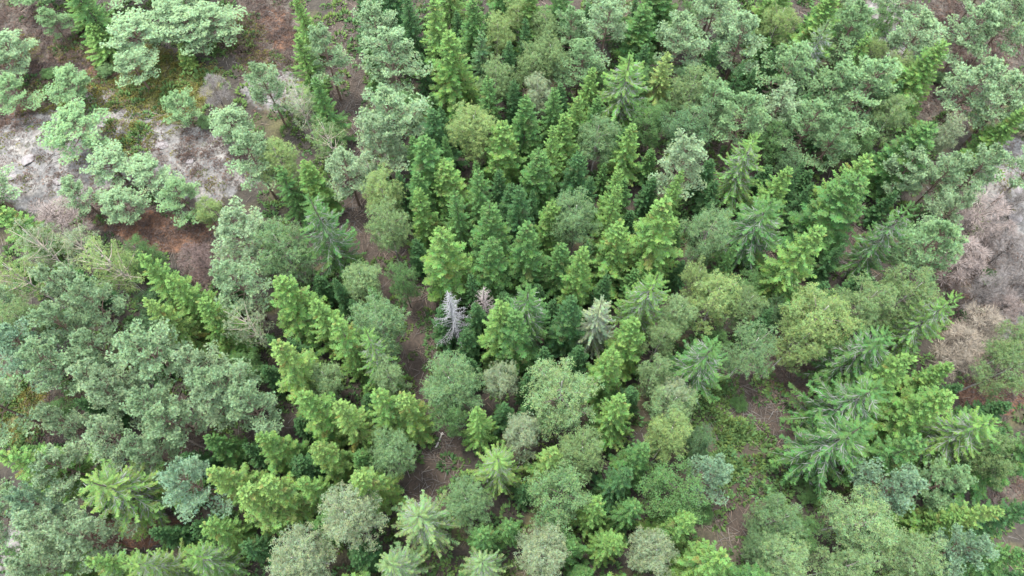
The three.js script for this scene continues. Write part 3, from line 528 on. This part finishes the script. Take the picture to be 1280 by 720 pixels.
// broadleaved crown: ascending limbs end in lobes; clumps of small leaves cover the lobes
const BIRCH_H = 12, BIRCH_R = 2.3;
function leafyShape(seed, o) {
  const r = rng(seed), crown = new Soup(), trunk = new Soup();
  const bend = [r.r(-0.4, 0.4), r.r(-0.4, 0.4)], axis = (y) => { const t = y / BIRCH_H; return [bend[0] * t * t, y, bend[1] * t * t]; };
  const ch = BIRCH_H * (1 - o.base), cy = BIRCH_H * o.base + ch * 0.5, lobes = [];
  for (let i = 0; i < o.lobes; i++) {
    const t = (i + 0.5) / o.lobes, y = 1 - 1.85 * t, ring = Math.sqrt(Math.max(0, 1 - y * y)), a = i * 2.4 + r.r(-0.4, 0.4), g = r.r(0.42, 0.98);
    lobes.push({ c: add(axis(cy), [ring * Math.cos(a) * BIRCH_R * g, y * ch * 0.5 * g * 1.12, ring * Math.sin(a) * BIRCH_R * g], 1), r: BIRCH_R * r.r(0.2, 0.44) });
  }
  const m = o.multi ?? 0;
  for (const l of lobes) {
    const y = Math.max(BIRCH_H * 0.12, Math.min(BIRCH_H * 0.86, l.c[1] - r.r(1, 2.6))), p = axis(y), mid = mix3(p, l.c, 0.5); mid[1] -= 0.2;
    trunk.tube([p, mid, l.c, add(l.c, norm(sub(l.c, mid)), l.r * 0.5)], o.pale ? 0.06 : 0.035, 0.01, 4, () => { const v = o.pale ? r.r(0.8, 1.1) : r.r(0.3, 0.5); return [v, v * 0.9, v * 0.82]; });
    if (o.bareTwigs) {
      for (let k = 0; k < o.bareTwigs; k++) { const d = onSphere(r), b = add(l.c, d, l.r * r.r(0, 0.85)), e = norm([d[0] * 0.8 + r.r(-0.5, 0.5), d[1] * 0.6 + r.r(-0.3, 0.9), d[2] * 0.8 + r.r(-0.5, 0.5)]); blade(crown, b, e, r.r(0.3, 0.75), r.r(0.025, 0.05), 0.3, tint(r, 0.25, 0.06), r.r(-1.5, 1.5)); }
      continue;
    }
    const n = Math.round(o.clumps * Math.pow(l.r / (BIRCH_R * 0.36), 2));
    for (let k = 0; k < n; k++) {
      const d = onSphere(r), w = Math.pow(r(), 0.4), c = add(l.c, [d[0], d[1] * 0.95, d[2]], l.r * w * r.r(0.8, 1.25)), kc = tint(r, 0.2, 0.1), spread = o.leaf * 2.5;
      for (let q = 0; q < o.leaves; q++) {
        const v = onSphere(r), e = onSphere(r); e[1] = e[1] * 0.55 - 0.25;
        blade(crown, add(c, [v[0], v[1] * 1.2 - 0.3, v[2]], spread * r()), norm(e), o.leaf * r.r(0.7, 1.25), o.leaf * r.r(0.55, 0.85), 0.12, kc.map((x) => x * r.r(0.82, 1.18)), r.r(-0.9, 0.9));
      }
    }
  }
  const stems = 1 + m;
  for (let i = 0; i < stems; i++) { const off = i ? [r.r(-0.5, 0.5), 0, r.r(-0.5, 0.5)] : [0, 0, 0]; trunk.tube([0, 0.2, 0.45, 0.7, 0.92].map((t) => add(axis(t * BIRCH_H), off, t * (i ? 1.6 : 1))), o.girth, 0.025, 6, () => { const v = r() < 0.14 ? 0.35 : r.r(0.85, 1.15); return [v, v, v]; }); }
  return { crown: crown.geo(), trunk: trunk.geo(), h: BIRCH_H, r: BIRCH_R };
}
const dense = { base: 0.16, taper: 0.7, count: 5, gap: 0.5, sag: 0.42, lift: 0.6, bare: 0.25, fan: 0.34, droop: 0.36 };
const open = { base: 0.2, taper: 0.62, count: 6, gap: 0.52, sag: 0.5, lift: 0.75, bare: 0.38, fan: 0.26, droop: 0.45, twigs: true, separate: true };
const SHAPES = {
  s: [11, 12, 13, 14, 15, 16, 17].map((n, i) => spruceShape(n, { ...dense, taper: [0.78, 0.68, 0.92, 0.74, 0.84, 1.0, 0.8][i], fan: [0.2, 0.24, 0.17, 0.22, 0.19, 0.17, 0.25][i], droop: [0.36, 0.26, 0.5, 0.36, 0.6, 0.45, 0.32][i], gap: [0.5, 0.47, 0.56, 0.5, 0.6, 0.54, 0.48][i], count: [8, 8, 7, 8, 6, 7, 8][i] })),
  o: [21, 22, 23].map((n) => spruceShape(n, open)),
  p: [31, 32, 33, 34, 35].map((n, i) => pineShape(n, { base: [0.42, 0.38, 0.46, 0.36, 0.42][i], limbs: [28, 34, 26, 32, 30][i], blades: 11, size: 0.2 })),
  b: [41, 42, 43, 44, 45].map((n, i) => leafyShape(n, { base: [0.34, 0.28, 0.4, 0.3, 0.36][i], lobes: [28, 34, 26, 30, 36][i], clumps: 56, leaves: 18, leaf: 0.084, girth: 0.1 })),
  w: [46, 47, 48].map((n) => leafyShape(n, { base: 0.3, lobes: 24, clumps: 36, leaves: 14, leaf: 0.085, girth: 0.12, pale: true })),
  d: [51, 52, 53].map((n) => leafyShape(n, { base: 0.24, lobes: 28, clumps: 44, leaves: 15, leaf: 0.105, girth: 0.1 })),
  x: [61, 62, 63].map((n) => leafyShape(n, { base: 0.22, lobes: 22, bareTwigs: 165, girth: 0.08, multi: 2 })),
};
// boughs of the open spruces are parts of their own: six shapes, 2 m long, heading along +x
const BOUGHS = [71, 72, 73, 74, 75, 76].map((n, i) => { const s = new Soup(); bough(s, rng(n), [0, 0, 0], 0, 2, 0, { step: 0.115, sag: 0.46 + 0.05 * i, lift: 0.7, bare: 0.22, fan: 0.115 + 0.012 * i, droop: 0.5, axis: 0.09, wide: 0.065 }); return s.geo(); });

// ---------------------------------------------------------------- names and labels
const KIND = { w: 'birch_tree', s: 'spruce_tree', o: 'spruce_tree', p: 'pine_tree', b: 'birch_tree', d: 'broadleaved_tree', x: 'bare_tree' };
const TONE = {
  w: { y: 'yellowish', o: 'olive', w: 'pale' },
  s: { b: 'bright green', m: 'mid green', d: 'dark green', y: 'yellow-green', u: 'bluish green', t: 'yellow-tipped', g: 'grey-green', w: 'pale grey', l: 'pale green' },
  o: { b: 'bright green', m: 'mid green', y: 'yellow-green', g: 'grey-green', w: 'pale grey', l: 'pale green' },
  p: { g: 'grey-green', m: 'soft green', w: 'pale grey-green', u: 'blue-green' },
  b: { y: 'yellowish', o: 'olive', g: 'green', l: 'light green', w: 'pale cream-green' },
  d: { g: 'green', u: 'blue-green', l: 'light green' },
  x: { p: 'pinkish brown', d: 'dun', g: 'grey', r: 'dark reddish' },
};
const MARKS = LANDMARKS;
function labelFor(x, z, h, R, kind, tone) {
  const near = MARKS.map(([mx, mz, what, size]) => [Math.max(0, Math.hypot(x - mx, z - mz) - (size ?? 0)), what]).sort((a, b) => a[0] - b[0]);
  const size = h < 9.6 && 'sd'.includes(kind) ? 'small' : R > 2.9 ? 'broad' : R < 1.6 ? 'slender' : '';
  const what = { s: 'spruce', o: 'open-branched spruce', p: 'pine', b: 'birch', w: 'half-bare white-stemmed birch', d: h < 3.2 ? 'leafy bush' : 'leafy tree', x: 'leafless tree' }[kind];
  const rel = near[0][0] < 2.2 ? 'beside' : near[0][0] < 7 ? 'near' : 'between';
  const text = rel === 'between' ? `${size} ${TONE[kind][tone]} ${what} between ${near[0][1]} and ${near[1][1]}` : `${size} ${TONE[kind][tone]} ${what} ${rel} ${near[0][1]}, towards ${near[1][1]}`;
  return text.trim();
}
const shade = (o) => o.traverse((m) => { if (m.isMesh) m.castShadow = m.receiveShadow = true; });
const seenLabels = {};

// ---------------------------------------------------------------- trees
const r0 = rng(5);
const proto = {};
function prototype(kind, v, tone) { // one tree of each shape and tone; the others are clones of it
  const key = kind + v + tone;
  if (proto[key]) return proto[key].clone();
  const sh = SHAPES[kind][v], g = new THREE.Group(), part = (name, geo, mat, parent = g) => { const m = new THREE.Mesh(geo, mat); m.name = name; parent.add(m); return m; };
  const mats = kind === 'o' ? M.s : kind === 'w' ? M.b : M[kind];
  part('trunk', sh.trunk, M.bark[kind === 'o' ? 's' : kind === 'w' ? 'b' : kind]);
  const crown = part('crown', sh.crown, mats[tone]);
  if (sh.twigs) part('lichened_twigs', sh.twigs, tone === 'g' ? M.silver : M.lichen);
  if (kind === 'o') {
    const r = rng(900 + v);
    for (const [y, a, L, elev] of sh.plan) { // each bough can be told apart from above
      const b = part('bough', r.pick(BOUGHS), mats[tone], crown), p = sh.axis(y);
      b.position.set(...p); b.rotation.set(0, -a, elev, 'YXZ'); b.scale.set(L / 2, L / 2 * r.r(0.9, 1.1), L / 2 * r.r(0.85, 1.15));
    }
  }
  shade(g);
  proto[key] = g;
  return g;
}
const OWN = OWN_LABELS; // labels of the trees that stand out, by their place in the list
TREES.forEach(([x, z, h, R, code], i) => {
  const [kind, tone] = code, v = Math.floor(r0() * SHAPES[kind].length), sh = SHAPES[kind][v];
  const t = prototype(kind, v, tone), y = groundY(x, z) - 0.05;
  const bush = kind === 'd' && h < 3.2; t.name = numbered(bush ? 'leafy_bush' : KIND[kind]); scene.add(t);
  t.position.set(x, y, z);
  t.rotation.set(r0.r(-0.03, 0.03), r0.r(0, 6.2832), r0.r(-0.03, 0.03));
  t.scale.set(R / sh.r, (h - y) / sh.h, R / sh.r * r0.r(0.94, 1.06));
  const label = OWN[i] ?? labelFor(x, z, h, R, kind, tone);
  t.userData = { label, category: bush ? 'bush' : kind === 'x' ? 'bare tree' : { s: 'spruce', o: 'spruce', p: 'pine', b: 'birch', w: 'birch', d: 'tree' }[kind], group: OWN[i] ? { s: 'spruces of the stand', o: 'spruces of the stand', p: 'pines of the stand', b: 'birches of the stand', w: 'birches of the stand', d: 'leafy trees of the stand', x: 'leafless trees of the stand' }[kind] : label.replace(/^(\S+ )/, '') };
  (seenLabels[label] ??= []).push(t);
});
for (const [label, list] of Object.entries(seenLabels)) for (const t of list) if (!Object.values(OWN).includes(label)) t.userData.group = list.length > 1 ? 'look-alikes: ' + label : { spruce: 'spruces of the stand', pine: 'pines of the stand', birch: 'birches of the stand', tree: 'leafy trees of the stand', bush: 'low leafy bushes', 'bare tree': 'leafless trees of the stand' }[t.userData.category];

// ---------------------------------------------------------------- dead standing spruces
function deadSpruce(x, z, h, R, mat, seed, label) {
  const r = rng(seed), g = new THREE.Group(), tr = new Soup();
  tr.tube([0, 0.3, 0.6, 0.85, 1].map((t) => [0.12 * t * t, t * h, 0]), 0.15, 0.02, 7, bark(r, 0.12));
  const trunk = new THREE.Mesh(tr.geo(), mat); trunk.name = 'trunk'; g.add(trunk);
  for (let y = h * 0.34, ph = 0; y < h - 0.25; y += 0.36, ph += 2.4) {
    const t = (y - h * 0.34) / (h * 0.66), n = 5;
    for (let i = 0; i < n; i++) {
      const s = new Soup(), a = ph + i / n * 6.2832 + r.r(-0.35, 0.35), L = (R * Math.pow(1 - t, 0.75) + 0.18) * r.r(0.6, 1.15), out = [Math.cos(a), 0, Math.sin(a)], pts = [[0, 0, 0]];
      let e = 0.1 + 0.5 * t + r.r(-0.2, 0.2), q = [0, 0, 0];
      for (let k = 1; k <= 5; k++) { e += k < 4 ? -0.22 : 0.35; q = add(q, [out[0] * Math.cos(e), Math.sin(e), out[2] * Math.cos(e)], L / 5); pts.push(q); if (k > 1) for (const sg of [-1, 1]) blade(s, add(q, out, r.r(-0.1, 0.1)), norm([out[0] * 0.7 - out[2] * sg, r.r(-0.7, 0.1), out[2] * 0.7 + out[0] * sg]), L * r.r(0.1, 0.24), 0.03, 0.2, tint(r, 0.15, 0.03), r.r(-1, 1)); }
      s.tube(pts, 0.032, 0.01, 4, [1, 1, 1]);
      const b = new THREE.Mesh(s.geo(), mat); b.name = 'branch'; b.position.set(0.12 * (y / h) ** 2, y + r.r(-0.08, 0.08), 0); g.add(b);
    }
  }
  g.name = numbered('dead_spruce'); g.position.set(x, groundY(x, z) - 0.05, z); g.userData = { label, category: 'dead tree', group: 'dead standing spruces' };
  shade(g); scene.add(g);
}
deadSpruce(-4.94, -22.41, 12, 1.65, M.silver, 91, 'silver dead spruce with curved bare branches standing at the track');
deadSpruce(-2.45, -24.25, 8.8, 1.25, M.deadPink, 92, 'small pinkish-grey dead spruce beside the silver dead one');

// ---------------------------------------------------------------- undergrowth, stones and fallen wood
function scatter(name, geo, mat, n, seed, want, lo, hi, label, category) {
  const r = rng(seed), mats = [], cols = [], d = new THREE.Object3D();
  for (let tries = 0; tries < n * 40 && mats.length < n; tries++) {
    const x = r.r(-60, 60), z = r.r(-74, 8), c = cover(x, z);
    if (r() > want(c, x, z)) continue;
    d.position.set(x, groundY(x, z) - 0.02, z); d.rotation.set(r.r(-0.15, 0.15), r.r(0, 6.28), r.r(-0.15, 0.15)); const s = r.r(lo, hi); d.scale.set(s, s * r.r(0.7, 1.2), s); d.updateMatrix();
    mats.push(d.matrix.clone()); const v = r.r(0.7, 1.3), w = r.r(-0.15, 0.15); cols.push(new THREE.Color().setRGB(v * (1 + w), v, v * (1 - w)));
  }
  const m = new THREE.InstancedMesh(geo, mat, mats.length);
  mats.forEach((k, i) => { m.setMatrixAt(i, k); m.setColorAt(i, cols[i]); });
  m.name = name; m.castShadow = m.receiveShadow = true; m.userData = { kind: 'stuff', label, category }; scene.add(m);
}
function tuftShape(seed, n, len, wid, up) { const r = rng(seed), s = new Soup(); for (let i = 0; i < n; i++) { const v = onSphere(r), b = [v[0] * 0.3, Math.abs(v[1]) * 0.22 * up, v[2] * 0.3]; blade(s, b, norm([v[0], Math.abs(v[1]) * up + 0.15, v[2]]), len * r.r(0.6, 1.2), wid * r.r(0.7, 1.2), 0.2, tint(r, 0.25, 0.12), r.r(-0.8, 0.8)); } return s.geo(); }
scatter('bilberry_undergrowth', tuftShape(81, 46, 0.24, 0.13, 1.1), leafMat(0.052, 0.092, 0.030), 5200, 82, (c, x, z) => Math.max(c.fern * (fbm(x * 0.55, z * 0.55 + 90, 3) > 0.54 ? 0.8 : 0.06), c.moss * 0.12, c.track * 0.05, 0.08 * (1 - Math.max(c.rock, c.heath, c.peat, c.track))), 0.6, 2.1, 'low green bilberry and fern undergrowth spreading over the forest floor', 'undergrowth');
scatter('heather_undergrowth', tuftShape(83, 40, 0.2, 0.05, 1.1), woodMat(0.067, 0.046, 0.039), 7000, 84, (c) => Math.max(c.heath * 0.8, c.peat * 0.6, c.rock * 0.14), 0.5, 1.5, 'brown heather tufts between the rocks and along clearings', 'undergrowth');
scatter('moss_cushions', tuftShape(85, 40, 0.12, 0.1, 0.6), leafMat(0.081, 0.085, 0.025, 0.1), 1800, 86, (c) => Math.max(c.moss * 0.9, c.rock * 0.05), 0.6, 1.6, 'olive moss cushions in the hollows', 'moss');
{ const r = rng(87), s = new Soup(); for (let i = 0; i < 6; i++) { const a = r.r(0, 6.28), b = [r.r(-0.5, 0.5), r.r(0.02, 0.08), r.r(-0.5, 0.5)]; s.tube([b, add(b, [Math.cos(a), r.r(-0.02, 0.12), Math.sin(a)], r.r(0.3, 1))], 0.02, 0.008, 3, tint(r, 0.3, 0.05)); }
  scatter('fallen_twigs', s.geo(), woodMat(0.096, 0.081, 0.070), 3200, 88, (c) => Math.max(c.track * 0.9, c.heath * 0.6, c.fern * 0.3, 0.12), 0.6, 1.8, 'dry fallen twigs strewn over the litter', 'twigs'); }
function boulder(x, z, sx, sy, sz, seed, label) {
  const r = rng(seed), g = new THREE.IcosahedronGeometry(1, 4), p = g.attributes.position, k = [];
  const cuts = Array.from({ length: 9 }, () => [...onSphere(r), r.r(0.62, 0.95)]);
  for (let i = 0; i < p.count; i++) {
    let v = [p.getX(i), p.getY(i), p.getZ(i)], l = 1;
    for (const c of cuts) { const d = v[0] * c[0] + v[1] * c[1] + v[2] * c[2]; if (d > 0) l = Math.min(l, c[3] / d); }
    l += 0.07 * (fbm(v[0] * 3 + seed, v[1] * 3 + v[2] * 2.3, 3) - 0.5);
    p.setXYZ(i, v[0] * l, v[1] * l, v[2] * l);
    const q = fbm(v[0] * 4 + seed * 3, v[2] * 4 + v[1] * 3, 3), u = q > 0.56 ? 1.3 : 0.85 + 0.3 * q; k.push(u, u * 0.97, u * 0.97);
  }
  g.setAttribute('color', new THREE.Float32BufferAttribute(k, 3)); g.computeVertexNormals();
  const m = new THREE.Mesh(g, ROCK); m.name = numbered('boulder'); m.position.set(x, groundY(x, z) + sy * 0.25, z); m.rotation.set(r.r(-0.2, 0.2), r.r(0, 6.28), r.r(-0.2, 0.2)); m.scale.set(sx, sy, sz);
  m.userData = { label, category: 'boulder', group: 'grey boulders' }; shade(m); scene.add(m);
}
const ROCK = woodMat(0.111, 0.106, 0.109);
BOULDERS.forEach(([x, z, s, label], i) => boulder(x, z, s, s * 0.36, s * 0.8, 300 + i, label));
function log(name, x0, z0, x1, z1, rad, mat, label, category, seed, lift = 0) {
  const r = rng(seed), s = new Soup(), n = 6, L = Math.hypot(x1 - x0, z1 - z0), pts = [];
  for (let i = 0; i <= n; i++) { const t = i / n, x = x0 + (x1 - x0) * t, z = z0 + (z1 - z0) * t; pts.push([x - x0 + r.r(-0.04, 0.04) * L * 0.2, groundY(x, z) + rad * 0.7 + lift * t - groundY(x0, z0), z - z0 + r.r(-0.04, 0.04) * L * 0.2]); }
  s.tube(pts, rad, rad * 0.5, 7, bark(r, 0.2));
  const g = new THREE.Group(); g.name = numbered(name); g.position.set(x0, groundY(x0, z0), z0); g.userData = { label, category, group: 'fallen wood' };
  const m = new THREE.Mesh(s.geo(), mat); m.name = 'stem'; g.add(m);
  for (let i = 0; i < 5; i++) { const b = new Soup(), p = pts[1 + Math.floor(r() * (n - 1))], a = r.r(0, 6.28); b.tube([[0, 0, 0], [Math.cos(a) * 0.5 * rad * 6, rad * 3 * r.r(0.4, 1.2), Math.sin(a) * rad * 3]], rad * 0.3, rad * 0.1, 4, [1, 1, 1]); const q = new THREE.Mesh(b.geo(), mat); q.name = 'branch_stub'; q.position.set(...p); g.add(q); }
  shade(g); scene.add(g);
}
LOGS.forEach(([x0, z0, x1, z1, rad, kind, label], i) => log('fallen_trunk', x0, z0, x1, z1, rad, kind === 'birch' ? M.bark.b : kind === 'grey' ? M.silver : M.bark.d, label, 'fallen trunk', 400 + i));

renderer.render(scene, camera);
